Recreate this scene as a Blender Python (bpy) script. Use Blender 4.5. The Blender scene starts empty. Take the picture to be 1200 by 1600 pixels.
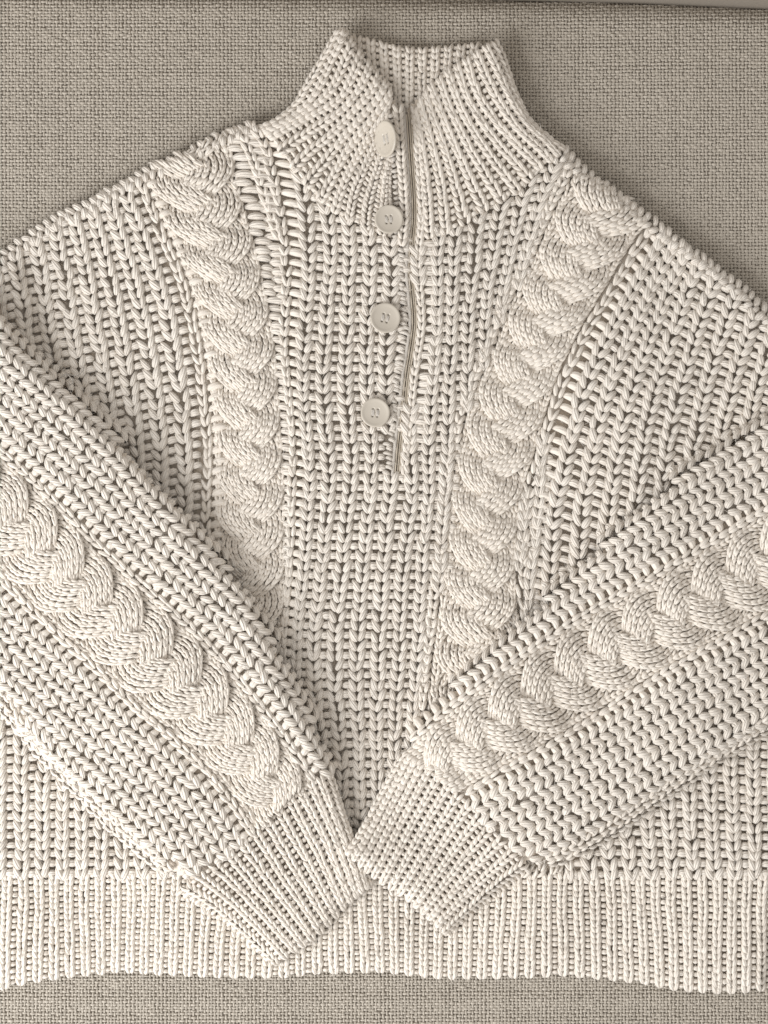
import bpy, math
import numpy as np

# ----------------------------------------------------------------------------
# scale: measurements are taken in photograph pixels; one pixel on the sofa is
# 0.46 mm, the camera hangs 0.92 m above the seat and looks straight down
# ----------------------------------------------------------------------------
S = 0.00046
HC = 2000.0
rng = np.random.default_rng(7)
scene = bpy.context.scene
COL = scene.collection

cam_data = bpy.data.cameras.new("camera")
cam = bpy.data.objects.new("camera", cam_data)
COL.objects.link(cam)
cam.location = (0, 0, HC * S)
cam_data.sensor_fit = 'VERTICAL'
cam_data.angle = 2 * math.atan(800 / HC)
cam_data.clip_start = 0.01
cam_data.clip_end = 50
scene.camera = cam

world = bpy.data.worlds.new("World")
scene.world = world
world.use_nodes = True
bg = world.node_tree.nodes["Background"]
bg.inputs[0].default_value = (1.0, 0.965, 0.93, 1)
bg.inputs[1].default_value = 0.56

def area(name, loc, aim, size, energy, color):
    l = bpy.data.lights.new(name, 'AREA')
    l.shape = 'RECTANGLE'
    l.size, l.size_y = size
    l.energy = energy
    l.color = color
    o = bpy.data.objects.new(name, l)
    COL.objects.link(o)
    from mathutils import Vector
    o.location = loc
    d = Vector(aim) - Vector(loc)
    o.rotation_euler = d.to_track_quat('-Z', 'Y').to_euler()
    return o

area("window_light", (-1.18, -0.80, 0.88), (-0.03, 0.02, 0), (1.1, 1.0), 31, (0.965, 0.98, 1.0))

scene.view_settings.view_transform = 'Standard'
scene.view_settings.look = 'None'
scene.view_settings.exposure = 0.04
scene.view_settings.gamma = 1.0

# ----------------------------------------------------------------------------
# materials
# ----------------------------------------------------------------------------
def nodes_of(name):
    m = bpy.data.materials.new(name)
    m.use_nodes = True
    nt = m.node_tree
    return m, nt, nt.nodes, nt.links, nt.nodes["Principled BSDF"]

def mth(nt, op, a, b=None, c=None):
    n = nt.nodes.new("ShaderNodeMath")
    n.operation = op
    for i, v in enumerate((a, b, c)):
        if v is None:
            continue
        if isinstance(v, (int, float)):
            n.inputs[i].default_value = v
        else:
            nt.links.new(v, n.inputs[i])
    return n.outputs[0]

def yarn_material(name, ca, cb, plies=11, bump=0.55, rough=0.9, sheen=0.25, dist=1.35):
    m, nt, N, L, P = nodes_of(name)
    at = N.new("ShaderNodeAttribute"); at.attribute_name = "fib"
    sep = N.new("ShaderNodeSeparateXYZ"); L.new(at.outputs["Vector"], sep.inputs[0])
    along, ang, rnd = sep.outputs
    # plies laid slightly twisted along the yarn
    ph = mth(nt, 'ADD', mth(nt, 'MULTIPLY', ang, plies * 2 * math.pi), mth(nt, 'MULTIPLY', along, 0.16))
    nz = N.new("ShaderNodeTexNoise"); nz.inputs["Scale"].default_value = 1.0; nz.inputs["Detail"].default_value = 3
    cmb = N.new("ShaderNodeCombineXYZ")
    L.new(mth(nt, 'MULTIPLY', along, 0.09), cmb.inputs[0])
    L.new(mth(nt, 'MULTIPLY', ang, 9.0), cmb.inputs[1])
    L.new(mth(nt, 'MULTIPLY', rnd, 37.0), cmb.inputs[2])
    L.new(cmb.outputs[0], nz.inputs["Vector"])
    ph2 = mth(nt, 'ADD', ph, mth(nt, 'MULTIPLY', nz.outputs[0], 4.0))
    sn = mth(nt, 'ABSOLUTE', mth(nt, 'SINE', mth(nt, 'MULTIPLY', ph2, 0.5)))
    # fine fibre relief
    nf = N.new("ShaderNodeTexNoise"); nf.inputs["Scale"].default_value = 1.0; nf.inputs["Detail"].default_value = 2
    cm2 = N.new("ShaderNodeCombineXYZ")
    L.new(mth(nt, 'MULTIPLY', along, 0.35), cm2.inputs[0])
    L.new(mth(nt, 'MULTIPLY', ang, 30.0), cm2.inputs[1])
    L.new(mth(nt, 'MULTIPLY', rnd, 53.0), cm2.inputs[2])
    L.new(cm2.outputs[0], nf.inputs["Vector"])
    h = mth(nt, 'ADD', sn, mth(nt, 'MULTIPLY', nf.outputs[0], 0.5))
    bp = N.new("ShaderNodeBump"); bp.inputs["Strength"].default_value = bump
    bp.inputs["Distance"].default_value = dist * S
    L.new(h, bp.inputs["Height"]); L.new(bp.outputs[0], P.inputs["Normal"])
    mix = N.new("ShaderNodeMix"); mix.data_type = 'RGBA'
    mix.inputs["A"].default_value = (*ca, 1); mix.inputs["B"].default_value = (*cb, 1)
    # tone per stitch plus a slow drift of the cotton's colour
    geo = N.new("ShaderNodeNewGeometry")
    nd = N.new("ShaderNodeTexNoise"); nd.inputs["Scale"].default_value = 22.0; nd.inputs["Detail"].default_value = 3
    L.new(geo.outputs["Position"], nd.inputs["Vector"])
    f = mth(nt, 'ADD', mth(nt, 'MULTIPLY', rnd, 0.5), mth(nt, 'MULTIPLY', nd.outputs[0], 0.5))
    L.new(f, mix.inputs["Factor"])
    L.new(mix.outputs["Result"], P.inputs["Base Color"])
    P.inputs["Roughness"].default_value = rough
    P.inputs["Specular IOR Level"].default_value = 0.25
    P.inputs["Sheen Weight"].default_value = sheen
    P.inputs["Sheen Roughness"].default_value = 0.5
    return m

YARN = yarn_material("cream_cotton_yarn", (0.885, 0.82, 0.735), (0.80, 0.725, 0.635), plies=8, bump=0.85)
YARN_FINE = yarn_material("cream_cotton_yarn_fine", (0.885, 0.82, 0.735), (0.80, 0.725, 0.635), plies=4, bump=0.6, dist=0.7)
YARN_MID = yarn_material("cream_cotton_rib_yarn", (0.885, 0.82, 0.735), (0.80, 0.725, 0.635), plies=6, bump=0.7, dist=0.85)
LINEN = yarn_material("beige_upholstery_thread", (0.585, 0.525, 0.445), (0.46, 0.41, 0.34), plies=5, bump=0.5, rough=0.6, sheen=0.1)
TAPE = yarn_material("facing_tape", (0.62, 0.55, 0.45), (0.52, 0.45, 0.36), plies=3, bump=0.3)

def plain(name, c, rough=0.8, noise=0.0, scale=200.0, c2=None):
    m, nt, N, L, P = nodes_of(name)
    P.inputs["Roughness"].default_value = rough
    if c2 is None:
        P.inputs["Base Color"].default_value = (*c, 1)
    else:
        tc = N.new("ShaderNodeTexCoord")
        nz = N.new("ShaderNodeTexNoise"); nz.inputs["Scale"].default_value = scale; nz.inputs["Detail"].default_value = 4
        L.new(tc.outputs["Object"], nz.inputs["Vector"])
        mix = N.new("ShaderNodeMix"); mix.data_type = 'RGBA'
        mix.inputs["A"].default_value = (*c, 1); mix.inputs["B"].default_value = (*c2, 1)
        L.new(nz.outputs[0], mix.inputs["Factor"]); L.new(mix.outputs["Result"], P.inputs["Base Color"])
    return m

INNER = plain("inner_knit", (0.80, 0.72, 0.62), 0.95, c2=(0.72, 0.63, 0.53), scale=300)
CUSHION = plain("cushion_ground", (0.33, 0.29, 0.24), 0.95, c2=(0.29, 0.25, 0.205), scale=400)
BUTTON = plain("pearly_button", (0.64, 0.58, 0.495), 0.27, c2=(0.50, 0.445, 0.37), scale=55)
BUTTON.node_tree.nodes["Principled BSDF"].inputs["Coat Weight"].default_value = 0.15
BUTTON.node_tree.nodes["Principled BSDF"].inputs["Subsurface Weight"].default_value = 0.0

# ----------------------------------------------------------------------------
# raster fields (heights, masks) in photograph pixels
# ----------------------------------------------------------------------------
GX0, GX1, GY0, GY1, GS = -240, 1440, -60, 1720, 3.0
gx = np.arange(GX0, GX1 + 1, GS); gy = np.arange(GY0, GY1 + 1, GS)
XX, YY = np.meshgrid(gx, gy)

def dist_line(pts):
    d = np.full(XX.shape, 1e9)
    pts = np.asarray(pts, float)
    for (x0, y0), (x1, y1) in zip(pts[:-1], pts[1:]):
        dx, dy = x1 - x0, y1 - y0
        t = np.clip(((XX - x0) * dx + (YY - y0) * dy) / (dx * dx + dy * dy + 1e-9), 0, 1)
        d = np.minimum(d, np.hypot(XX - x0 - t * dx, YY - y0 - t * dy))
    return d

def inside(pts):
    pts = np.asarray(pts, float)
    m = np.zeros(XX.shape, bool)
    q = np.roll(pts, -1, axis=0)
    for (x0, y0), (x1, y1) in zip(pts, q):
        if y0 == y1:
            continue
        c = ((y0 > YY) != (y1 > YY)) & (XX < (x1 - x0) * (YY - y0) / (y1 - y0) + x0)
        m ^= c
    return m

def sdist(pts):
    d = dist_line(list(pts) + [pts[0]])
    return np.where(inside(pts), d, -d)

def blur(a, r, n=3):
    k = max(1, int(r / GS))
    for _ in range(n):
        for ax in (0, 1):
            p = np.pad(a, [(k + 1, k) if i == ax else (0, 0) for i in (0, 1)], mode='edge')
            c = np.cumsum(p, axis=ax)
            sl = [slice(None)] * 2; sh = [slice(None)] * 2
            sl[ax] = slice(2 * k + 1, None); sh[ax] = slice(0, -(2 * k + 1))
            a = (c[tuple(sl)] - c[tuple(sh)]) / (2 * k + 1)
    return a

def samp(F, x, y):
    fx = np.clip((x - GX0) / GS, 0, F.shape[1] - 1.001); fy = np.clip((y - GY0) / GS, 0, F.shape[0] - 1.001)
    ix = fx.astype(int); iy = fy.astype(int); tx = fx - ix; ty = fy - iy
    return (F[iy, ix] * (1 - tx) + F[iy, ix + 1] * tx) * (1 - ty) + (F[iy + 1, ix] * (1 - tx) + F[iy + 1, ix + 1] * tx) * ty

def prof(d, R):
    u = np.clip(d / R, 0, 1)
    return np.sqrt(np.clip(1 - (1 - u) ** 2, 0, 1))

def sstep(x, a, b):
    t = np.clip((x - a) / (b - a), 0, 1)
    return t * t * (3 - 2 * t)

def wrinkle(seed, lam, amp):
    r = np.random.default_rng(seed)
    f = np.zeros(XX.shape)
    for _ in range(9):
        a = r.uniform(0, 2 * math.pi); k = 2 * math.pi / (lam * r.uniform(0.6, 1.6))
        f += np.sin(k * (XX * math.cos(a) + YY * math.sin(a)) + r.uniform(0, 6.28))
    return f * amp / 3

class Field:
    def __init__(self, H):
        self.H = H
        gyy, gxx = np.gradient(H, GS)
        self.gx, self.gy = gxx, gyy
    def pos(self, x, y, w):
        z = samp(self.H, x, y)
        hx = samp(self.gx, x, y); hy = samp(self.gy, x, y)
        n = np.stack([-hx, -hy, np.ones_like(hx)], -1)
        n /= np.linalg.norm(n, axis=-1, keepdims=True)
        x = x + n[..., 0] * w; y = y + n[..., 1] * w; z = z + n[..., 2] * w
        return world_pt(x, y, z), n * np.array([1, -1, 1])

def world_pt(x, y, z):
    k = (HC - z) / HC
    return np.stack([(x - 600) * k * S, (800 - y) * k * S, z * S], -1)

# ----------------------------------------------------------------------------
# curves and panels
# ----------------------------------------------------------------------------
def smooth(pts, n=160):
    p = np.asarray(pts, float)
    p = np.vstack([2 * p[0] - p[1], p, 2 * p[-1] - p[-2]])
    out = []
    for i in range(1, len(p) - 2):
        t = np.linspace(0, 1, 20, endpoint=False)[:, None]
        a, b, c, d = p[i - 1], p[i], p[i + 1], p[i + 2]
        out.append(0.5 * ((2 * b) + (-a + c) * t + (2 * a - 5 * b + 4 * c - d) * t ** 2 + (-a + 3 * b - 3 * c + d) * t ** 3))
    out.append(p[-2][None])
    q = np.vstack(out)
    s = np.concatenate([[0], np.cumsum(np.linalg.norm(np.diff(q, axis=0), axis=1))])
    u = np.linspace(0, s[-1], n)
    r = np.stack([np.interp(u, s, q[:, 0]), np.interp(u, s, q[:, 1])], -1)
    # soften hand-measured kinks
    for _ in range(6):
        r[1:-1] = 0.25 * r[:-2] + 0.5 * r[1:-1] + 0.25 * r[2:]
    return r

def plen(r):
    return np.linalg.norm(np.diff(r, axis=0), axis=1).sum()

def shift(pts, dx, dy=0):
    return [(x + dx, y + dy) for x, y in pts]

class Panel:
    """columns c (float) x rows t (0..1) -> photograph plane, laid on a height field"""
    def __init__(self, guides, field, pitch):
        self.c = np.array([g[0] for g in guides], float)
        self.G = np.stack([smooth(g[1]) for g in guides])
        self.f = field
        self.rows = max(3, int(round(np.median([plen(g) for g in self.G]) / pitch)))
    def at(self, c, t):
        c = np.asarray(c, float); t = np.asarray(t, float)
        n = self.G.shape[1]
        f = t * (n - 1); i = np.clip(f.astype(int), 0, n - 2); u = (f - i)[..., None]
        V = self.G[:, i] * (1 - u) + self.G[:, i + 1] * u          # (ng, ..., 2)
        if len(self.c) == 1:
            return V[0]
        m = np.zeros_like(V)
        cc = self.c
        sl = [(V[k + 1] - V[k]) / (cc[k + 1] - cc[k]) for k in range(len(cc) - 1)]
        m[0] = sl[0]; m[-1] = sl[-1]
        for k in range(1, len(cc) - 1):
            h0, h1 = cc[k] - cc[k - 1], cc[k + 1] - cc[k]
            m[k] = (sl[k - 1] * h1 + sl[k] * h0) / (h0 + h1)
        out = np.zeros(V.shape[1:])
        lo = c < cc[0]; hi = c >= cc[-1]
        out = np.where(lo[..., None], V[0] + m[0] * (c - cc[0])[..., None], out)
        out = np.where(hi[..., None], V[-1] + m[-1] * (c - cc[-1])[..., None], out)
        for k in range(len(cc) - 1):
            h = cc[k + 1] - cc[k]
            s = (c - cc[k]) / h
            sel = (s >= 0) & (s < 1)
            s = s[..., None]
            e = (2 * s ** 3 - 3 * s ** 2 + 1) * V[k] + (s ** 3 - 2 * s ** 2 + s) * h * m[k] + (-2 * s ** 3 + 3 * s ** 2) * V[k + 1] + (s ** 3 - s ** 2) * h * m[k + 1]
            out = np.where(sel[..., None], e, out)
        return out

# ----------------------------------------------------------------------------
# yarn tubes
# ----------------------------------------------------------------------------
FUZZ = []
class Tubes:
    def __init__(self):
        self.v, self.f, self.a, self.ctr, self.n = [], [], [], [], 0
    def add(self, P, Nrm, R, M=8, flat=0.88, tone=None, closed=True):
        """P (N,K,3) world metres, Nrm (N,K,3), R (N,K) pixels"""
        N_, K = P.shape[:2]
        if N_ == 0:
            return
        T = np.gradient(P, axis=1); T /= np.linalg.norm(T, axis=-1, keepdims=True) + 1e-12
        side = np.cross(T, Nrm); side /= np.linalg.norm(side, axis=-1, keepdims=True) + 1e-12
        up = np.cross(side, T)
        th = np.pi + 2 * np.pi * np.arange(M) / M
        r = (R * S)[..., None, None]
        V = P[:, :, None] + r * (np.cos(th)[:, None] * up[:, :, None] * flat + np.sin(th)[:, None] * side[:, :, None])
        ln = np.linalg.norm(np.diff(P, axis=1), axis=-1) / S
        s = np.concatenate([np.zeros((N_, 1)), np.cumsum(ln, axis=1)], 1)
        rnd = rng.random(N_) if tone is None else tone
        at = np.zeros((N_, K, M, 3))
        at[..., 0] = s[..., None] + (rng.random(N_) * 50)[:, None, None]
        at[..., 1] = np.arange(M) / M
        at[..., 2] = rnd[:, None, None]
        k = np.arange(K - 1)[:, None]; m = np.arange(M)[None]
        q = np.stack([k * M + m, k * M + (m + 1) % M, (k + 1) * M + (m + 1) % M, (k + 1) * M + m], -1).reshape(-1, 4)
        F = (q[None] + (np.arange(N_) * K * M)[:, None, None]).reshape(-1, 4) + self.n
        self.ctr.append(np.broadcast_to(P[:, :, None], V.shape).reshape(-1, 3))
        self.v.append(V.reshape(-1, 3)); self.a.append(at.reshape(-1, 3)); self.f.append(F)
        self.n += N_ * K * M
    def build(self, name, mat, parent=None):
        if not self.v:
            return None
        if mat in (YARN, YARN_MID, YARN_FINE) and name != 'fuzz':
            for V, C in zip(self.v, self.ctr):
                k = rng.random(len(V)) < 0.04
                k &= V[:, 2] > C[:, 2]
                d = V[k] - C[k]
                FUZZ.append((V[k], d / (np.linalg.norm(d, axis=1)[:, None] + 1e-12)))
        return mesh_obj(name, np.vstack(self.v), np.vstack(self.f), mat, parent, np.vstack(self.a))

def mesh_obj(name, V, F, mat, parent=None, fib=None, smooth_=True):
    me = bpy.data.meshes.new(name)
    V = np.asarray(V, np.float32)
    me.vertices.add(len(V)); me.vertices.foreach_set("co", V.ravel())
    F = np.asarray(F, np.int32); k = F.shape[1]
    me.loops.add(F.size); me.loops.foreach_set("vertex_index", F.ravel())
    me.polygons.add(len(F)); me.polygons.foreach_set("loop_start", np.arange(0, F.size, k, dtype=np.int32))
    me.polygons.foreach_set("use_smooth", np.full(len(F), smooth_, dtype=bool))
    if fib is not None:
        a = me.attributes.new("fib", 'FLOAT_VECTOR', 'POINT')
        a.data.foreach_set("vector", np.asarray(fib, np.float32).ravel())
    me.update(calc_edges=True)
    me.materials.append(mat)
    o = bpy.data.objects.new(name, me)
    COL.objects.link(o)
    if parent is not None:
        o.parent = parent
    return o

def strands(tb, pan, c, t, U, V, W, R, M=8, jit=0.038, flat=0.82, wfun=None):
    """c,t (N,) stitch anchors; U (column units), V (row units), W, R templates (K,)"""
    n = len(c)
    if n == 0:
        return
    dt = 1.0 / pan.rows
    K = len(U)
    ju = rng.normal(0, jit, (n, 1)); jv = rng.normal(0, jit * 1.6, (n, 1))
    sc = rng.normal(1, 0.06, (n, 1)); rt = rng.normal(0, jit * 0.8, (n, 1)) * np.linspace(-1, 1, K)[None]
    cc = c[:, None] + U[None] + ju + rt
    tt = t[:, None] + (V[None] + jv) * dt
    xy = pan.at(cc, tt)
    w = W[None] + rng.normal(0, 0.45, (n, 1))
    if wfun is not None:
        w = w + wfun(cc, tt)
    P, Nn = pan.f.pos(xy[..., 0], xy[..., 1], w)
    tb.add(P, Nn, R[None] * sc, M=M, flat=flat)

def lin(a, b, K):
    return np.linspace(a, b, K)

K6 = np.linspace(0, 1, 7)
def bell(K, lo=0.3, p=0.6):
    s = np.linspace(0, 1, K)
    return lo + (1 - lo) * np.sin(np.pi * s) ** p

STYLES = dict(
    # big half-fisherman V on the body and sleeves
    big=dict(u=(0.055, 0.35), v=(0.57, -0.64), r=5.45, K=7, M=8, bars=(0.30, 0.70, 6.3, -4.6)),
    left=dict(u=(0.05, 0.32), v=(0.57, -0.66), r=5.65, K=7, M=8, bars=(0.29, 0.71, 6.2, -4.6)),
    sleeve=dict(u=(0.04, 0.43), v=(0.52, -0.58), r=5.8, K=7, M=8, bars=(0.34, 0.66, 6.0, -4.0)),
    narrow=dict(u=(0.04, 0.19), v=(0.55, -0.62), r=3.6, K=6, M=7, bars=(0.18, 0.86, 6.2, -4.6)),
    rib=dict(u=(0.06, 0.30), v=(0.64, -0.80), r=3.3, K=6, M=7, bars=(0.33, 0.67, 3.6, -4.3), jit=0.02),
    hem=dict(u=(0.075, 0.275), v=(0.66, -0.90), r=3.9, K=6, M=7, bars=(0.32, 0.68, 4.1, -3.8), jit=0.018),
)

def column(pan, c, style, keep, name, parent, mat=YARN, bars=True, t0=0.0, t1=1.0, rscale=1.0, wadd=0.0, wfun=None):
    j = np.arange(pan.rows)
    t = (j + 0.5) / pan.rows
    k = (t >= t0) & (t <= t1)
    if keep is not None:
        xy = pan.at(np.full(len(t), float(c)), t); k &= keep(xy[:, 0], xy[:, 1])
    j = j[k]; t = t[k]
    if len(j) == 0:
        return None
    # a column that disappears under something and comes out again is two pieces
    for run in np.split(np.arange(len(j)), np.where(np.diff(j) > 1)[0] + 1):
        if len(run) > 1:
            column_run(pan, c, t[run], style, name, parent, mat, bars, rscale, wadd, wfun)

def column_run(pan, c, t, style, name, parent, mat, bars, rscale, wadd, wfun):
    st = STYLES[style]
    tb = Tubes()
    cv = np.full(len(t), float(c))
    K = st['K']; s = np.linspace(0, 1, K)
    for sg in (-1, 1):
        U = sg * (st['u'][0] + (st['u'][1] - st['u'][0]) * s ** 0.85)
        V = st['v'][0] + (st['v'][1] - st['v'][0]) * s
        W = -2.2 + 4.4 * np.sin(np.pi * np.clip(s * 0.96 + 0.04, 0, 1)) ** 0.7 - 3.4 * s + wadd
        R = st['r'] * rscale * (0.3 + 0.7 * np.sin(np.pi * (0.04 + 0.96 * s) ** 0.85) ** 0.55)
        strands(tb, pan, cv, t, U, V, W, R, M=st['M'], jit=st.get('jit', 0.036), wfun=wfun)
    if bars and st['bars']:
        b0, b1, r, w = st['bars']
        s = np.linspace(0, 1, 6)
        U = b0 + (b1 - b0) * s
        V = 0.12 - 0.16 * np.sin(np.pi * s)
        W = w + wadd + 2.2 * np.sin(np.pi * s)
        R = r * rscale * bell(6, 0.55, 0.7)
        strands(tb, pan, cv, t, U, V, W, R, M=6, jit=0.02, flat=0.9)
    return tb.build(name, YARN_MID if style in ('rib', 'hem', 'narrow') and mat is YARN else mat, parent)

def sheet(name, H, mask, off, mat, parent, step=2):
    """the inner layer of the knit that closes the holes between the stitches"""
    h = H[::step, ::step] + off; mk = mask[::step, ::step]
    X = XX[::step, ::step]; Y = YY[::step, ::step]
    V = world_pt(X, Y, h).reshape(-1, 3)
    ny, nx = h.shape
    idx = np.arange(ny * nx).reshape(ny, nx)
    q = np.stack([idx[:-1, :-1], idx[1:, :-1], idx[1:, 1:], idx[:-1, 1:]], -1)
    ok = mk[:-1, :-1] & mk[1:, :-1] & mk[1:, 1:] & mk[:-1, 1:]
    F = q[ok]
    used, inv = np.unique(F, return_inverse=True)
    return mesh_obj(name, V[used], inv.reshape(F.shape), mat, parent)

# ----------------------------------------------------------------------------
# measured outlines
# ----------------------------------------------------------------------------
SHOULDER_L = [(-200, 500), (-60, 424), (0, 392), (37, 366), (64, 347), (94, 328), (150, 301), (187, 282), (225, 260), (262, 243), (300, 226), (337, 207), (375, 192), (405, 180)]
SHOULDER_R = [(886, 228), (920, 260), (960, 291), (1000, 321), (1060, 366), (1100, 395), (1150, 432), (1200, 478), (1290, 570), (1400, 690)]
HEM_BOTTOM = [(1194, 1549), (1160, 1553), (1110, 1554), (1050, 1548), (1000, 1538), (950, 1533), (880, 1527), (800, 1530), (700, 1532), (640, 1526), (600, 1521), (560, 1522), (500, 1523), (440, 1529), (350, 1530), (250, 1525), (190, 1521), (125, 1527), (50, 1537), (0, 1549), (-60, 1560), (-140, 1570)]
BODY = SHOULDER_L + [(640, 140)] + SHOULDER_R + [(1400, 900), (1330, 1150), (1255, 1375), (1208, 1460)] + HEM_BOTTOM + [(-170, 1375), (-190, 900)]

SL_TOP = [(-180, 330), (-90, 400), (-35, 435), (0, 470), (17, 495), (40, 530), (80, 573), (123, 613), (147, 637), (230, 722), (300, 800), (370, 890), (430, 985), (488, 1105), (528, 1205), (553, 1290), (572, 1340), (588, 1386)]
SL_END = [(560, 1405), (533, 1424), (512, 1450), (490, 1474), (442, 1513)]
SL_BOT = [(424, 1505), (384, 1463), (340, 1425), (300, 1400), (256, 1370), (208, 1330), (160, 1290), (108, 1234), (40, 1166), (0, 1112), (-90, 1010), (-220, 870)]
SLEEVE_L = SL_TOP + SL_END + SL_BOT
SR_TOP = [(1400, 520), (1300, 585), (1200, 645), (1140, 684), (1080, 722), (1020, 770), (960, 822), (900, 882), (840, 940), (780, 995), (720, 1050), (680, 1090), (648, 1133), (618, 1187), (588, 1243), (558, 1300), (536, 1337)]
SR_END = [(565, 1362), (593, 1381), (625, 1397), (650, 1426), (671, 1451), (689, 1465)]
SR_BOT = [(718, 1441), (749, 1413), (785, 1382), (822, 1363), (862, 1355), (904, 1340), (979, 1294), (1040, 1250), (1110, 1202), (1197, 1147), (1300, 1085), (1420, 1010)]
SLEEVE_R = SR_TOP + SR_END + SR_BOT
COLLAR_L = [(398, 194), (430, 182), (456, 164), (478, 128), (502, 88), (525, 44), (538, 38), (552, 56), (572, 84), (596, 114), (620, 138), (634, 162), (637, 230), (641, 300), (642, 372), (600, 374), (570, 364), (546, 350), (523, 340), (500, 320), (477, 294), (456, 268), (432, 240), (414, 214)]
CL_OUT = COLLAR_L[:12]
COLLAR_R = [(640, 375), (642, 300), (638, 230), (634, 175), (640, 150), (660, 130), (690, 105), (728, 78), (764, 55), (780, 60), (792, 95), (804, 130), (828, 180), (855, 206), (888, 230), (872, 250), (850, 268), (830, 282), (810, 302), (785, 318), (757, 334), (725, 356), (695, 370), (668, 378)]
CR_OUT = COLLAR_R[4:15]
COLLAR_B = [(548, 190), (545, 70), (553, 50), (575, 52), (610, 63), (640, 70), (680, 71), (710, 69), (735, 62), (752, 66), (752, 190)]
CB_OUT = COLLAR_B[1:10]
EDGE = smooth([(633, 160), (636, 200), (640, 260), (643, 300), (644, 340), (640, 382), (638, 420), (642, 470), (644, 505), (639, 545), (632, 590), (627, 640), (621, 690), (617, 735), (616, 752)])

def edge_line(d):
    e = EDGE
    tn = np.gradient(e, axis=0); tn /= np.linalg.norm(tn, axis=1)[:, None]
    return e + np.stack([-tn[:, 1], tn[:, 0]], -1) * -d

# heights of every layer above the sofa (pixels)
dBody = sdist(BODY)
z_soft = wrinkle(3, 330, 3.4)
hemf = sstep(YY, 1345, 1385)
Hb = 3 + (25 - 8 * hemf) * prof(dBody, 30) + np.where(dBody > 0, z_soft * sstep(dBody, 0, 40), 0)
# the armhole folds over itself at the edge of the frame
Hb -= 11 * np.exp(-(dist_line([(48, 430), (62, 520), (95, 610)]) / 24) ** 2) * (dBody > 0)
Hb += 13 * np.exp(-(dist_line([(-60, 420), (2, 425), (18, 470)]) / 30) ** 2) * sstep(dBody, 0, 30)
Hb = blur(Hb, 4, 2)
dSL = sdist(SLEEVE_L)
dSR = sdist(SLEEVE_R)
dSLend = dist_line([SL_TOP[-1]] + SL_END)
dSRend = dist_line([SR_TOP[-1]] + SR_END)
def sleeve_h(base, d, dend, seed):
    s = 1 - sstep(dend, 90, 280)
    return base + 3 + (46 - 20 * s) * prof(d, 46 - 18 * s) + sstep(d, 0, 60) * wrinkle(seed, 260, 2.4)
Hsl = sleeve_h(blur(Hb, 30), dSL, dSLend, 11)
under = np.where(dSL > 0, Hsl, Hb)
Hsr = sleeve_h(blur(np.maximum(blur(under, 20), Hb), 18), dSR, dSRend, 12)
Hsl = blur(Hsl, 4, 2); Hsr = blur(Hsr, 4, 2)

dCL = dist_line(CL_OUT); dCR = dist_line(CR_OUT); dCB = dist_line(CB_OUT)
inCL = inside(COLLAR_L); inCR = inside(COLLAR_R); inCB = inside(COLLAR_B)
Hcl = blur(8 + 24 * prof(np.where(inCL, dCL, 0), 26) + 10 * (1 - sstep(YY, 60, 260)), 4, 2)
Hcr = blur(8 + 24 * prof(np.where(inCR, dCR, 0), 26) + 9 * (1 - sstep(YY, 60, 260)), 4, 2)
Hcb = blur(3 + 13 * prof(np.where(inCB, dCB, 0), 18), 3, 2)

fBody, fSL, fSR = Field(Hb), Field(Hsl), Field(Hsr)
fCL, fCR, fCB = Field(Hcl), Field(Hcr), Field(Hcb)

# cable bands of the front
GL0 = [(150, 120), (185, 200), (215, 268), (240, 330), (264, 388), (290, 452), (306, 522), (318, 600), (325, 680), (326, 770), (322, 860), (312, 1000), (295, 1200), (285, 1372)]
CBL_L = shift(GL0, 12)
CBL_R = [(300, 120), (330, 165), (356, 215), (375, 305), (395, 375), (412, 450), (426, 520), (433, 600), (440, 700), (444, 800), (444, 900), (442, 1000), (440, 1200), (440, 1372)]
CBR_L = [(960, 150), (915, 240), (865, 336), (835, 408), (803, 470), (785, 520), (762, 572), (745, 612), (730, 655), (718, 705), (708, 765), (700, 850), (690, 930), (678, 1030), (660, 1200), (650, 1372)]
CBR_R = [(1100, 200), (1055, 280), (1012, 345), (978, 392), (934, 465), (904, 515), (880, 563), (863, 605), (848, 655), (835, 705), (817, 760), (806, 850), (806, 940), (822, 1030), (850, 1200), (880, 1372)]
GR0 = shift(CBR_R, 12, 4)

def band_mask(a, b):
    pa, pb = smooth(a), smooth(b)
    return sdist(np.vstack([pa, pb[::-1]]))
dBandL = band_mask(CBL_L, CBL_R); dBandR = band_mask(CBR_L, CBR_R)
dPlk = np.where(YY < 737, dist_line(EDGE), 1e3)

sdCL, sdCR = sdist(COLLAR_L), sdist(COLLAR_R)
hid = np.maximum(dSL, dSR)                        # deep under a sleeve: nothing of it shows
def keep_body(margin=9, cable=True):
    def k(x, y):
        ok = (samp(dBody, x, y) > margin) & (samp(hid, x, y) < 34) & (y < 1368)
        ok &= (samp(sdCL, x, y) < 13) & (samp(sdCR, x, y) < 13)
        if cable:
            ok &= (samp(dBandL, x, y) < -5) & (samp(dBandR, x, y) < -5)
        ok &= samp(dPlk, x, y) > 15
        ok &= (x > -130) & (x < 1330)
        return ok
    return k

# ----------------------------------------------------------------------------
# things
# ----------------------------------------------------------------------------
def empty(name, label, cat, loc=(0, 0, 0)):
    o = bpy.data.objects.new(name, None)
    o.empty_display_size = 0.05
    COL.objects.link(o)
    o.location = loc
    o['label'] = label; o['category'] = cat
    return o

sweater = empty('sweater', 'cream chunky cable knit sweater with four buttons, sleeves folded across the front', 'sweater')
sofa = empty('sofa', 'greige woven fabric sofa seat that the cream sweater lies on', 'sofa')

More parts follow.
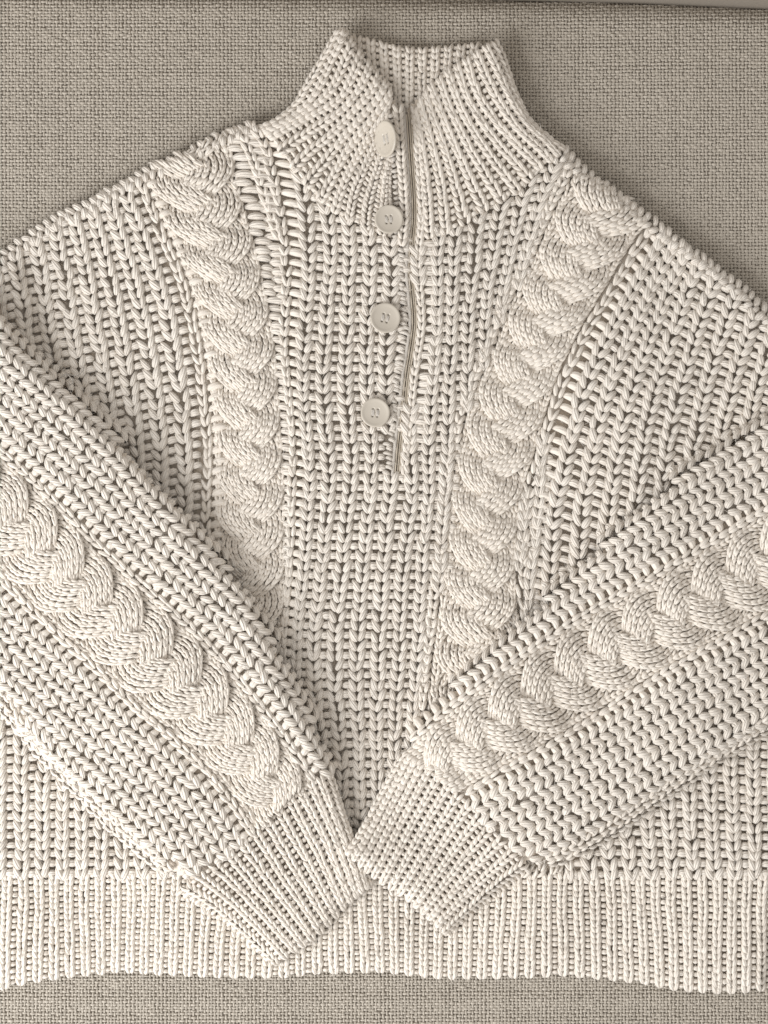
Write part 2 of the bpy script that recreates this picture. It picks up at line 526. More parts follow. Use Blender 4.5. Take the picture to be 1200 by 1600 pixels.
# --- front panel ------------------------------------------------------------
front = sheet('front_panel', Hb, (dBody > 9) & (YY < 1374) & ~(inCL & (dCL < 20)) & ~(inCR & (dCR < 20)) & (XX > -150) & (XX < 1340), -11, INNER, sweater)

left = Panel([(-12, shift([(-42, 330), (-28, 400), (0, 525), (22, 650), (30, 800), (30, 1000), (34, 1200), (34, 1372)], -150)),
              (-8, [(-50, 215), (-32, 310), (-8, 430), (4, 525), (26, 650), (34, 800), (34, 1000), (34, 1200), (34, 1372)]),
              (-4, [(58, 175), (95, 270), (130, 400), (152, 525), (172, 650), (180, 800), (176, 1000), (162, 1200), (158, 1372)]),
              (0, GL0)], fBody, 15.2)
for c in range(-12, 0):
    column(left, c, 'left', keep_body(), 'knit_column', front, rscale=1.0)
column(left, -0.06, 'narrow', keep_body(cable=False), 'knit_column', front)

centre = Panel([(0, [(352, 120), (390, 190), (412, 225), (432, 300), (443, 380), (447, 450), (443, 520), (448, 590), (457, 690), (455, 800), (453, 870), (447, 950), (443, 1030), (444, 1372)]),
                (1, [(420, 120), (455, 220), (472, 300), (483, 400), (475, 525), (473, 610), (484, 740), (480, 812), (474, 890), (462, 1030), (470, 1150), (480, 1260), (480, 1372)]),
                (4, [(560, 120), (572, 300), (578, 400), (574, 525), (573, 600), (582, 720), (575, 800), (566, 900), (557, 1030), (560, 1150), (563, 1260), (563, 1372)]),
                (5, [(600, 120), (608, 300), (611, 450), (604, 525), (602, 600), (611, 745), (606, 800), (598, 900), (591, 1030), (588, 1150), (591, 1260), (591, 1372)]),
                (6, [(655, 120), (656, 300), (655, 400), (653, 500), (645, 600), (640, 700), (644, 760), (638, 820), (629, 900), (623, 1030), (617, 1150), (618, 1372)]),
                (8, [(712, 120), (712, 300), (710, 400), (706, 500), (702, 600), (699, 720), (690, 850), (685, 950), (680, 1030), (670, 1150), (668, 1372)]),
                (10, [(850, 120), (806, 230), (782, 330), (768, 420), (758, 500), (758, 600), (758, 720), (750, 850), (742, 950), (735, 1372)]),
                (13, [(1000, 120), (930, 210), (880, 300), (850, 380), (830, 460), (826, 600), (824, 720), (815, 850), (805, 950), (795, 1372)])], fBody, 15.6)
column(centre, 0, 'narrow', keep_body(cable=False), 'knit_column', front, wadd=1.5)
for c in range(1, 15):
    column(centre, c, 'big', keep_body(), 'knit_column', front, rscale=0.97 if c < 6 else 0.9)
nl = Panel([(0, shift(CBR_L, -11, -3)), (1, shift(CBR_L, 22, 6))], fBody, 14.5)
column(nl, 0, 'narrow', keep_body(cable=False), 'knit_column', front, bars=False)
right = Panel([(0, GR0),
               (4, [(1140, 282), (1122, 330), (1100, 390), (1062, 490), (1034, 575), (1012, 650), (995, 760), (986, 900), (990, 1030), (1005, 1200), (1018, 1372)]),
               (8, [(1266, 362), (1252, 400), (1235, 450), (1205, 535), (1180, 613), (1160, 720), (1148, 850), (1142, 1000), (1142, 1200), (1149, 1372)]),
               (12, [(1392, 440), (1380, 475), (1362, 525), (1334, 590), (1310, 680), (1298, 800), (1290, 1000), (1280, 1200), (1276, 1372)])], fBody, 15.2)
column(right, 0, 'narrow', keep_body(cable=False), 'knit_column', front)
for c in range(1, 13):
    column(right, c, 'left', keep_body(), 'knit_column', front, rscale=1.0)

def purl_fill(a, b, keep, parent, pitch=12.5, n=1, r=6.0, w=-5.0):
    """rows of purl bumps bridging the strip between two lines"""
    pan = Panel([(0, a), (1, b)], fBody, pitch)
    for i in range(n):
        t = (np.arange(pan.rows) + 0.5) / pan.rows
        c = np.full(len(t), (i + 0.5) / n) + rng.normal(0, 0.03, len(t))
        t = np.clip(t + (0.5 * (i % 2)) / pan.rows, 0, 1)
        xy = pan.at(c, t); k = np.where(keep(xy[:, 0], xy[:, 1]))[0]
        for run in np.split(k, np.where(np.diff(k) > 1)[0] + 1):
            if len(run) < 2:
                continue
            tb = Tubes()
            q = np.linspace(-1, 1, 6)
            strands(tb, pan, c[run], t[run], 0.56 / n * q, 0.1 - 0.22 * (1 - q * q) + 0.1 * q, w + 3.0 * (1 - q * q), r * bell(6, 0.5, 0.6), M=7, jit=0.05)
            tb.build('purl_ridge', YARN, parent)
C0 = [(352, 120), (390, 190), (412, 225), (432, 300), (443, 380), (447, 450), (443, 520), (448, 590), (457, 690), (455, 800), (453, 870), (447, 950), (443, 1030), (444, 1372)]
kf = keep_body(cable=False)
kt = lambda x, y: kf(x, y) & (samp(dBandL, x, y) < -3) & (samp(dBandR, x, y) < -3)
purl_fill(CBL_R, C0, lambda x, y: kt(x, y) & (y < 468), front, n=2, pitch=13.5, r=6.4, w=-4)
purl_fill(CBL_R, C0, lambda x, y: kt(x, y) & (y >= 468), front, n=1, pitch=13.0, r=6.0, w=-4)
ML = [(345, 130), (368, 185), (390, 238), (410, 296), (426, 345), (436, 372)]
mid_l = Panel([(0, ML), (1, shift(ML, 34))], fBody, 14.0)
column(mid_l, 0, 'narrow', lambda x, y: kt(x, y), 'knit_column', front, bars=False, wadd=2)
purl_fill(edge_line(20), edge_line(46), lambda x, y: kf(x, y) & (y > 372) & (y < 690), front, n=1, pitch=14.5)
purl_fill(shift(CBR_L, -26, -8), shift(CBR_L, -2), kt, front, n=1, pitch=13, r=5.2, w=-8.0)

# --- braided cables ---------------------------------------------------------
def braid(a, b, field, period, keep, parent, rows_pitch=11.6, wales=6, phase=0.0, half=29.5, lift=1.0, first=True):
    pa, pb = smooth(a, 400), smooth(b, 400)
    mid = 0.5 * (pa + pb); hw = 0.5 * np.linalg.norm(pa - pb, axis=1)
    lat = (pb - pa) / np.linalg.norm(pb - pa, axis=1)[:, None]
    tan = np.gradient(mid, axis=0); tan /= np.linalg.norm(tan, axis=1)[:, None]
    s = np.concatenate([[0], np.cumsum(np.linalg.norm(np.diff(mid, axis=0), axis=1))])
    for i in range(3):
        th = 2 * np.pi * s / period + i * 2 * np.pi / 3 + phase
        x = np.tanh(0.6 * np.cos(th)) / math.tanh(0.6)
        hs = half * hw / 58
        amp = hw - hs * 0.98
        ctr = mid + lat * (x * amp)[:, None]
        ct = np.gradient(ctr, axis=0); ct /= np.linalg.norm(ct, axis=1)[:, None]
        perp = np.stack([-ct[:, 1], ct[:, 0]], -1)
        perp *= np.sign((perp * lat).sum(1))[:, None]
        side = 0.85 * lat + 0.15 * perp
        side /= np.linalg.norm(side, axis=1)[:, None]
        gl = ctr - side * hs[:, None]; gr = ctr + side * hs[:, None]
        pan = Panel.__new__(Panel)
        pan.c = np.array([-0.5, wales - 0.5]); pan.G = np.stack([gl, gr]); pan.f = field
        pan.rows = int(plen(ctr) / rows_pitch)
        n = len(s)
        wz = 5.8 * np.tanh(1.4 * np.sin(2 * th)) - 1.2 * np.abs(np.cos(th)) ** 3
        def wfun(c, t, wz=wz):
            f = np.clip(t, 0, 1) * (n - 1); k = np.clip(f.astype(int), 0, n - 2); u = f - k
            base = wz[k] * (1 - u) + wz[k + 1] * u
            e = (c + 0.5) / wales * 2 - 1
            return lift + base + 3.0 * (1 - np.abs(np.clip(e, -1.1, 1.1)) ** 2.6) - 1.4
        tb = Tubes()
        t = (np.arange(pan.rows) + 0.5) / pan.rows
        C, T_ = np.meshgrid(np.arange(wales), t)
        T_ = np.clip(T_ + rng.uniform(-0.5, 0.5, wales)[None] / pan.rows, 0, 1)
        C = C.ravel().astype(float); T_ = T_.ravel()
        xy = pan.at(C, T_); k = keep(xy[:, 0], xy[:, 1])
        C, T_ = C[k], T_[k]
        K = 5; q = np.linspace(0, 1, K)
        for sg in (-1, 1):
            U = sg * (0.07 + 0.27 * q ** 0.9)
            V = 0.66 - 1.48 * q
            W = -1.2 + 3.4 * np.sin(np.pi * q) ** 0.8 - 3.0 * q
            R = 2.35 * bell(K, 0.35, 0.6) * (hs.mean() / 29.5)
            strands(tb, pan, C, T_, U, V, W, R, M=6, jit=0.04, wfun=wfun)
        tb.build('cable_strand', YARN_FINE, parent)

def cable_edges(a, b, field, keep, parent, pitch=9.6):
    """the two plain wales that run along either side, half under the plait"""
    pan = Panel([(0, a), (1, b)], field, pitch)
    for c0_ in (0.03, 0.97):
        t = (np.arange(pan.rows) + 0.5) / pan.rows
        c = np.full(len(t), c0_)
        xy = pan.at(c, t); k = np.where(keep(xy[:, 0], xy[:, 1]))[0]
        for run in np.split(k, np.where(np.diff(k) > 1)[0] + 1):
            if len(run) < 2:
                continue
            tb = Tubes(); q = np.linspace(0, 1, 5)
            for sg in (-1, 1):
                strands(tb, pan, c[run], t[run], sg * (0.008 + 0.028 * q), 0.65 - 1.4 * q, -3.6 + 2.6 * np.sin(np.pi * q) - 2.4 * q, 2.9 * bell(5, 0.4), M=6, jit=0.006)
            tb.build('edge_wale', YARN_FINE, parent)
def keep_cable(x, y):
    return (samp(dBody, x, y) > 8) & (samp(hid, x, y) < 30) & (y < 1368)
bl = sheet('cable_braid', Hb, (dBandL > -2) & (dBody > 9) & (YY < 1370) & (hid < 40), -9, INNER, sweater)
bl['label'] = 'braided cable on the button side of the front'
braid(CBL_L, CBL_R, fBody, 174, keep_cable, bl, phase=0.9)
cable_edges(CBL_L, CBL_R, fBody, keep_cable, bl)
br = sheet('cable_braid', Hb, (dBandR > -2) & (dBody > 9) & (YY < 1370) & (hid < 40), -9, INNER, sweater)
br['label'] = 'braided cable on the front beyond the placket'
braid(CBR_L, CBR_R, fBody, 178, keep_cable, br, phase=2.6)
cable_edges(CBR_L, CBR_R, fBody, keep_cable, br)

# --- hem --------------------------------------------------------------------
hem = sheet('hem_band', Hb, (dBody > 8) & (YY > 1362), -11, INNER, sweater)
hx = np.arange(-8, 53)
hemtop = lambda x: 1371 + 4 * math.sin(x / 210.0)
HBx = np.array([p[0] for p in HEM_BOTTOM][::-1], float); HBy = np.array([p[1] for p in HEM_BOTTOM][::-1], float)
def hem_guide(c):
    x = 12 + 24.1 * c
    xb = x - 2 + 6 * math.sin(c * 0.35) + (c - 20) * 0.15
    yb = np.interp(xb, HBx, HBy) - 3
    return [(x, 1364), (x + 0.3 * (xb - x) + 2 * math.sin(c), 1415), (x + 0.7 * (xb - x), 1470), (xb, yb)]
hp = Panel([(c, hem_guide(c)) for c in range(-7, 50)], fBody, 8.9)
def keep_hem(x, y):
    return (samp(dBody, x, y) > 1) & (samp(hid, x, y) < 30)
for c in range(-6, 50):
    column(hp, c, 'hem', keep_hem, 'rib', hem)

# --- sleeves ----------------------------------------------------------------
def offset_line(pts, off, up):
    p = np.asarray(smooth(pts, 40)); d = np.asarray(up) / np.linalg.norm(up)
    return [tuple(q + d * off) for q in p]

LU = [(-170, 560), (-90, 636), (0, 716), (56, 765), (97, 803), (150, 862), (202, 908), (250, 948), (300, 992), (345, 1040), (396, 1102), (440, 1158), (483, 1222), (500, 1250)]
LD = [(-255, 655), (-170, 730), (-85, 810), (0, 891), (75, 968), (124, 1011), (161, 1045), (208, 1092), (256, 1132), (304, 1174), (344, 1216), (376, 1256), (402, 1300), (418, 1328)]
RU = [(1400, 690), (1300, 746), (1200, 803), (1100, 862), (1022, 909), (957, 944), (891, 983), (830, 1022), (760, 1072), (715, 1106), (680, 1133), (648, 1160), (622, 1186)]
RD = [(1470, 800), (1370, 858), (1270, 914), (1200, 952), (1066, 1026), (979, 1078), (891, 1135), (817, 1178), (760, 1210), (705, 1242), (684, 1262)]

def make_sleeve(U, D, up, dS, field, H, dend, cuff_guides, phase, ncol_up, ncol_dn, label, cuff_label, period):
    sl = sheet('sleeve', H, (dS > 12) & (XX > -150) & (XX < 1345), -10, INNER, sweater)
    sl['label'] = label
    cg = [smooth(g[1]) for g in cuff_guides]
    cuffpoly = np.vstack([cg[0], cg[-1][::-1]])
    incuff = sdist(np.vstack([[g[0] for g in cg], cg[-1], [g[-1] for g in cg[::-1]], cg[0][::-1]])) > 2
    def keep(m):
        def k(x, y):
            return (samp(dS, x, y) > m) & (samp(incuff.astype(float), x, y) < 0.5) & (x > -130) & (x < 1330)
        return k
    dn = (-up[0], -up[1])
    pu = Panel([(0, offset_line(U, 8, up)), (ncol_up, offset_line(U, 8 + 28.5 * ncol_up, up))], field, 16.4)
    column(pu, 0, 'narrow', keep(5), 'knit_column', sl)
    for c in range(1, ncol_up + 1):
        column(pu, c, 'sleeve', keep(3), 'knit_column', sl)
    pd = Panel([(0, offset_line(D, 8, dn)), (ncol_dn, offset_line(D, 8 + 27.5 * ncol_dn, dn))], field, 16.4)
    column(pd, 0, 'narrow', keep(5), 'knit_column', sl)
    for c in range(1, ncol_dn + 1):
        column(pd, c, 'sleeve', keep(20), 'knit_column', sl)
    braid(U, D, field, period, keep(3), sl, phase=phase, lift=1.0)
    cable_edges(U, D, field, keep(3), sl)
    cf = sheet('cuff', H, incuff & (dS > 10), -10, INNER, sweater)
    cf['label'] = cuff_label
    cp = Panel(cuff_guides, field, 10.2)
    for c in range(int(cuff_guides[0][0]), int(cuff_guides[-1][0]) + 1):
        column(cp, c, 'rib', lambda x, y: samp(dS, x, y) > 1, 'rib', cf, rscale=1.0)
    return sl, cf

CUFF_L = [(0, [(530, 1200), (550, 1275), (568, 1332), (581, 1382)]),
          (4, [(468, 1232), (505, 1305), (528, 1360), (549, 1410)]),
          (8, [(398, 1298), (440, 1365), (472, 1412), (503, 1458)]),
          (13, [(288, 1384), (340, 1418), (384, 1456), (434, 1506)])]
CUFF_R = [(0, [(628, 1180), (596, 1240), (566, 1296), (542, 1335)]),
          (4, [(672, 1200), (630, 1280), (605, 1330), (583, 1372)]),
          (8, [(735, 1255), (690, 1322), (662, 1368), (636, 1408)]),
          (13, [(820, 1350), (775, 1383), (730, 1422), (692, 1457)])]
sleeve_a, _ = make_sleeve(LU, LD, (0.73, -0.68), dSL, fSL, Hsl, dSLend, CUFF_L, 0.4, 7, 8,
            'sleeve with its cuff tucked under the other cuff', 'ribbed cuff lying underneath', 186)
sleeve_b, _ = make_sleeve(RU, RD, (-0.52, -0.85), dSR, fSR, Hsr, dSRend, CUFF_R, 2.2, 7, 8,
            'sleeve with its cuff on top of the other cuff', 'ribbed cuff lying on top', 186)

# --- collar -----------------------------------------------------------------
cb = sheet('collar_back', Hcb, inCB & (dCB > 8), -9, INNER, sweater)
pb = Panel([(0, [(558, 55), (562, 110), (566, 190)]), (4, [(640, 73), (640, 130), (640, 190)]), (9, [(742, 66), (738, 120), (734, 190)])], fCB, 10.5)
for c in range(0, 10):
    column(pb, c, 'rib', lambda x, y: samp(inCB.astype(float), x, y) > 0.5, 'rib', cb, rscale=1.08)

cl = sheet('collar_flap', Hcl, inCL & (dCL > 9), -11, INNER, sweater)
cl['label'] = 'collar half carrying the top buttons'
pcl = Panel([(0, [(529, 46), (504, 92), (482, 130), (462, 162), (434, 186), (402, 200)]),
             (1, [(541, 46), (521, 88), (501, 132), (476, 166), (442, 190), (405, 206)]),
             (3, [(565, 80), (547, 128), (529, 156), (491, 178), (455, 197), (420, 216)]),
             (5, [(593, 114), (582, 140), (558, 168), (525, 203), (487, 235), (456, 264)]),
             (7, [(613, 140), (596, 167), (573, 196), (544, 234), (518, 282), (500, 316)]),
             (9, [(607, 182), (591, 216), (573, 255), (558, 288), (550, 314), (546, 345)]),
             (11, [(612, 235), (606, 260), (602, 290), (600, 318), (598, 345), (597, 368)])], fCL, 10.8)
def keep_cl(x, y):
    return (samp(inCL.astype(float), x, y) > 0.5) & (samp(dPlk, x, y) > 24)
for c in range(0, 12):
    column(pcl, c, 'rib', keep_cl, 'rib', cl, rscale=1.05 if c < 9 else 0.92)

cr = sheet('collar_flap', Hcr, inCR & (dCR > 9), -11, INNER, sweater)
cr['label'] = 'collar half with the buttonhole side'
pcr = Panel([(0, [(773, 62), (789, 98), (801, 134), (824, 182), (852, 210), (882, 234)]),
             (1, [(758, 70), (779, 112), (801, 158), (826, 196), (853, 220), (874, 244)]),
             (3, [(728, 90), (745, 142), (774, 188), (806, 224), (830, 247), (846, 264)]),
             (5, [(699, 108), (718, 163), (746, 214), (780, 262), (799, 286), (810, 302)]),
             (7, [(672, 130), (690, 178), (713, 232), (737, 286), (750, 312), (758, 330)]),
             (9, [(655, 156), (668, 200), (680, 245), (690, 295), (694, 335), (697, 366)]),
             (10, [(648, 175), (657, 215), (663, 260), (668, 305), (670, 345), (672, 372)])], fCR, 11.0)
for c in range(0, 11):
    column(pcr, c, 'rib', lambda x, y: (samp(inCR.astype(float), x, y) > 0.5) & (samp(dPlk, x, y) > 14), 'rib', cr, rscale=1.1)

# --- placket ----------------------------------------------------------------
Hp = np.maximum(np.where(inCL | inCR, np.maximum(Hcl, Hcr), Hb), Hb)
Hp = blur(Hp, 9) + 1.0
fP = Field(Hp)
def edge_off(d, y0=0, y1=2000):
    e = EDGE
    tn = np.gradient(e, axis=0); tn /= np.linalg.norm(tn, axis=1)[:, None]
    nrm = np.stack([tn[:, 1], -tn[:, 0]], -1)     # towards the right of the photograph
    p = e + nrm * d
    return p[(e[:, 1] >= y0) & (e[:, 1] <= y1)]
plk = Tubes()
def tape(d, width, w0, w1, y0, y1, name, parent, mat=TAPE):
    p = edge_off(d, y0, y1)
    tn = np.gradient(p, axis=0); tn /= np.linalg.norm(tn, axis=1)[:, None]
    nr = np.stack([tn[:, 1], -tn[:, 0]], -1)
    k = np.arange(len(p))
    wob = 0.6 * np.sin(k * 0.9) + rng.normal(0, 0.25, len(p))
    ring = []
    for (a, w) in ((-0.5, w0), (-0.5, w1 - 1), (-0.2, w1), (0.2, w1), (0.5, w1 - 1), (0.5, w0)):
        q = p + nr * (a * width + wob[:, None] * 0.5 if False else a * width)
        P, _ = fP.pos(q[:, 0], q[:, 1], np.full(len(p), float(w)) + (wob if w > w0 else 0))
        ring.append(P)
    V = np.stack(ring, 1); m = V.shape[1]
    i = np.arange(len(p) - 1)[:, None]; j = np.arange(m)[None]
    F = np.stack([i * m + j, i * m + (j + 1) % m, (i + 1) * m + (j + 1) % m, (i + 1) * m + j], -1).reshape(-1, 4)
    at = np.zeros((len(p), m, 3)); at[..., 0] = (k * 3.5)[:, None]; at[..., 1] = np.arange(m) / m; at[..., 2] = 0.5
    return mesh_obj(name, V.reshape(-1, 3), F, mat, parent, at.reshape(-1, 3))
placket = tape(-3.4, 5.0, -9, 0.6, 166, 748, 'placket', sweater, YARN)
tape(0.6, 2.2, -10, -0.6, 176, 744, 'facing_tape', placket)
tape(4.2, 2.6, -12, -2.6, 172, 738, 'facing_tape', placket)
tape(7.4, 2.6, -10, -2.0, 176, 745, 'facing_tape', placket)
# finely knitted band on either side of the opening
pl1 = Panel([(0, edge_off(-12, 163, 386)), (1, edge_off(12, 163, 386))], fP, 11.0)
column(pl1, 0, 'rib', None, 'rib', placket, rscale=1.0, bars=False, wadd=2.0)
pl1b = Panel([(0, edge_off(-27, 172, 386)), (1, edge_off(-8, 172, 386))], fP, 8.5)
tbz = Tubes()
t = (np.arange(pl1b.rows) + 0.5) / pl1b.rows
s = np.linspace(0, 1, 6)
for sh in (0.0, 0.4):
    strands(tbz, pl1b, np.full(len(t), sh), t, 0.0 + 0.42 * s - 0.05, 0.25 * np.sin(np.pi * s) - 0.3 * s, -2.5 + 3 * np.sin(np.pi * s), 3.3 * bell(6, 0.5), M=6)
tbz.build('purl_ridge', YARN, placket)
pl2 = Panel([(0, edge_off(-12, 384, 745)), (1, edge_off(6, 384, 745))], fP, 7.6)
tbz = Tubes()
t = (np.arange(pl2.rows) + 0.5) / pl2.rows
strands(tbz, pl2, np.zeros(len(t)), t, -0.34 + 0.7 * s, 0.5 * s - 0.3 * np.sin(np.pi * s), -3 + 4 * np.sin(np.pi * s), 3.4 * bell(6, 0.45), M=6, jit=0.09)
tbz.build('purl_ridge', YARN, placket)
pl3 = Panel([(0, edge_off(15, 166, 760)), (1, edge_off(34, 166, 760))], fP, 12.0)
column(pl3, 0, 'rib', None, 'rib', placket, rscale=0.92, bars=False, wadd=-1.0)

# --- seams along the shoulders ----------------------------------------------
def seam(line, a, b, name, field=None, parent=None, rs=1.0):
    field = field or fBody; parent = parent or sweater
    p = smooth(line, 400)
    p = p[(p[:, 0] >= a) & (p[:, 0] <= b)]
    tb = Tubes()
    L_ = plen(p); n = int(L_ / 13.5)
    s_ = np.concatenate([[0], np.cumsum(np.linalg.norm(np.diff(p, axis=0), axis=1))])
    for row, (d0, d1, r, ph) in enumerate(((1, 15, 5.4, 0.0), (12, 25, 5.2, 0.5))):
        u = (np.arange(n) + ph) * L_ / n
        x = np.interp(u, s_, p[:, 0]); y = np.interp(u, s_, p[:, 1])
        x2 = np.interp(np.clip(u + 4, 0, L_), s_, p[:, 0]); y2 = np.interp(np.clip(u + 4, 0, L_), s_, p[:, 1])
        tx, ty = x2 - x, y2 - y; l = np.hypot(tx, ty) + 1e-9; tx /= l; ty /= l
        nx, ny = -ty, tx                               # into the body (y points down)
        q = np.linspace(0, 1, 6)
        sl_ = rng.normal(0.5, 0.22, n) * (1 if row == 0 else -1)
        jd = rng.normal(0, 1.3, n)
        D = (d0 + (d1 - d0) * q)[None] + jd[:, None]
        A = (q[None] - 0.5) * 14 * sl_[:, None]
        X = x[:, None] + nx[:, None] * D + tx[:, None] * A
        Y = y[:, None] + ny[:, None] * D + ty[:, None] * A
        W = np.broadcast_to(-2.5 + 5.0 * np.sin(np.pi * q), X.shape)
        P, Nn = field.pos(X, Y, W)
        tb.add(P, Nn, rs * r * bell(6, 0.45)[None] * rng.normal(1, 0.08, (n, 1)), M=7)
    return tb.build(name, YARN, parent)
seam(SHOULDER_L, -140, 400, 'shoulder_seam')
seam(SHOULDER_R, 888, 1340, 'shoulder_seam')
def fold_edge(line, up, field, parent):
    for i, d in enumerate((6.5, 17)):
        pan = Panel([(0, offset_line(line, d, up)), (1, offset_line(line, d + 30, up))], field, 13.5)
        column(pan, 0, 'narrow', lambda x, y: (x > -130) & (x < 1330), 'fold_column', parent, bars=False, wadd=1.0)
fold_edge(SL_BOT[:3:-1], (0.73, -0.68), fSL, sleeve_a)
fold_edge(SR_BOT[:3:-1], (-0.52, -0.85), fSR, sleeve_b)

# --- buttons ----------------------------------------------------------------
def make_button(x, y, r, tilt_axis, tilt, spin, label, lift=5.0):
    prof_ = [(0.0, 1.2), (0.18, 1.25), (0.55, 1.7), (0.74, 2.3), (0.84, 3.0), (0.92, 3.4), (0.975, 3.0), (1.0, 2.0), (0.985, 0.7), (0.90, -0.6), (0.55, -1.2), (0.0, -1.2)]
    M = 56
    V = []; F = []
    holes = [(-0.16, -0.235), (0.16, -0.235), (-0.16, 0.235), (0.16, 0.235)]
    # top face as a fine grid of rings; four sewing holes are pressed right through it
    rad = [0.02, .06, .1, .13, .16, .19, .22, .25, .28, .31, .34, .38, .44, .52, .6, .68, .74, .79, .84, .88, .92, .95, .975, .992, 1.0, .985, .93, .8, .4, .02]
    pr = np.array(prof_)
    up_r = pr[:8]
    for i, q in enumerate(rad):
        for j in range(M):
            a = 2 * math.pi * j / M
            px, py = q * math.cos(a), q * math.sin(a)
            if i <= 24:
                z = np.interp(q, up_r[:, 0], up_r[:, 1])
                dmin = min(math.hypot(px - hx_, (py - hy_)) for hx_, hy_ in holes)
                if dmin < 0.085:
                    z -= 2.6 * (1 - (dmin / 0.085) ** 4)
            else:
                z = {25: 0.6, 26: -0.5, 27: -1.0, 28: -1.3, 29: -1.3}[i]
            V.append((px * r, py * r, z * r / 22))
    for i in range(len(rad) - 1):
        for j in range(M):
            F.append((i * M + j, (i + 1) * M + j, (i + 1) * M + (j + 1) % M, i * M + (j + 1) % M))
    V = np.array(V)
    z0 = float(samp(Hp, np.array([x]), np.array([y]))[0]) + lift
    k = (HC - z0) / HC
    b = mesh_obj('button', V * S, np.array(F), BUTTON, sweater)
    b['label'] = label
    from mathutils import Matrix, Vector
    Mx = Matrix.Translation(Vector(((x - 600) * k * S, (800 - y) * k * S, z0 * S))) @ Matrix.Rotation(tilt, 4, Vector(tilt_axis)) @ Matrix.Rotation(spin, 4, 'Z')
    b.matrix_world = Mx
    for sx in (-1, 1):
        tb = Tubes()
        q = np.linspace(0, 1, 9)
        for o in (-0.9, 0.9):
            X = np.full(9, sx * 0.16 * r + o)
            Y = (-0.20 + 0.40 * q) * r
            Z = (-0.3 + 1.5 * np.sin(np.pi * q) ** 0.4) * r / 22
            P = np.stack([X, Y, Z], -1)[None] * S
            tb.add(P, np.broadcast_to(np.array([0, 0, 1.0]), P.shape), np.full((1, 9), 1.5), M=6, flat=0.9)
        tb.build('thread', YARN, b)
    return b
make_button(604, 217, 27, (-0.21, 0.98, 0), math.radians(-56), math.radians(8), 'top button, tilted on edge at the collar', lift=19)
make_button(607.5, 343, 22, (1, 0, 0), math.radians(2), math.radians(2), 'second button, at the foot of the collar', lift=7)
make_button(602, 497, 23.3, (0, 1, 0), math.radians(3), math.radians(-14), 'third button, in the middle of the placket', lift=7)
make_button(586.5, 645, 22.5, (0, 1, 0), math.radians(-2), math.radians(-6), 'lowest button, at the foot of the placket', lift=7)

# --- cotton fuzz standing off the yarn ---------------------------------------
pts = np.vstack([p for p, _ in FUZZ]); nrm = np.vstack([n for _, n in FUZZ])
sel = rng.choice(len(pts), min(26000, len(pts)), replace=False)
p0 = pts[sel]; n0_ = nrm[sel]
rd = rng.normal(0, 1, p0.shape); rd[:, 2] *= 0.4
tg = rd - (rd * n0_).sum(1)[:, None] * n0_; tg /= np.linalg.norm(tg, axis=1)[:, None] + 1e-9
ln = rng.uniform(4, 13, len(p0))[:, None] * S
b2 = np.cross(n0_, tg) * rng.normal(0, 0.45, (len(p0), 1))
q = np.array([0, 0.5, 1.0])
P = np.stack([p0 + ln * (tg * u + b2 * u * u + n0_ * (0.5 * u - 0.28 * u * u)) for u in q], 1)
fz = Tubes()
fz.add(P, np.broadcast_to(n0_[:, None], P.shape), np.full((len(p0), 3), 0.42) * np.array([1, 0.8, 0.4])[None], M=3, flat=1.0)
fuzz = fz.build('fuzz', YARN_FINE, sweater)
fuzz['kind'] = 'stuff'

# --- loose thread end -------------------------------------------------------
tb = Tubes()
def free_thread(pts, r, H, z):
    p = smooth(pts, 26)
    q = np.linspace(0, 1, 26)
    zz = samp(H, p[:, 0], p[:, 1]) + np.interp(q, np.linspace(0, 1, len(z)), z)
    P = world_pt(p[:, 0], p[:, 1], zz)[None]
    tb.add(P, np.broadcast_to(np.array([0, 0, 1.0]), P.shape), np.full((1, 26), r) * np.linspace(1, 0.6, 26)[None], M=5)
free_thread([(92, 592), (100, 585), (112, 586), (120, 588), (127, 583), (131, 578), (130, 573)], 0.9, Hb, [30, 26, 22, 18, 16])
free_thread([(95, 590), (104, 584), (110, 590), (115, 597), (110, 602), (100, 600)], 0.9, Hb, [30, 28, 28, 30, 30])
lt = tb.build('loose_thread', YARN, sweater)

# ----------------------------------------------------------------------------
# sofa: seat cushion with woven cover, backrest beyond the crease
# ----------------------------------------------------------------------------
def crease(x):
    return np.interp(x, [-800, 400, 700, 1000, 1200, 1500, 2000], [-40, -14, -3, 4, 13, 28, 50])
# the seat: a padded slab whose back edge rolls down into the crease
nx_, ny_ = 120, 120
us = np.linspace(-700, 1900, nx_)
vs = np.concatenate([np.linspace(0, 40, 30) , np.linspace(50, 2150, ny_ - 30)])
def seat_z(x, y):
    d = y - crease(x)
    z = -34 * (1 - prof(np.clip(d, 0, 34), 34))
    z = z + 2.0 * np.sin(x / 260.0 + 1) * np.sin(y / 340.0) - 2.0
    return z
Xs, Vs = np.meshgrid(us, vs)
Ys = crease(Xs) + Vs
Zs = seat_z(Xs, Ys) - 2.4
V = world_pt(Xs, Ys, Zs).reshape(-1, 3)
ny2 = len(vs)
idx = np.arange(ny2 * nx_).reshape(ny2, nx_)
F = np.stack([idx[:-1, :-1], idx[1:, :-1], idx[1:, 1:], idx[:-1, 1:]], -1).reshape(-1, 4)
# close the slab underneath
low = V.copy(); low[:, 2] = -0.14
n0 = len(V)
rim = np.concatenate([idx[0, :], idx[1:, -1], idx[-1, -2::-1], idx[-2:0:-1, 0]])
rf = np.stack([rim, np.roll(rim, -1), np.roll(rim, -1) + n0, rim + n0], -1)
seat = mesh_obj('seat_cushion', np.vstack([V, low]), np.vstack([F, F[:, ::-1] + n0, rf]), CUSHION, sofa)

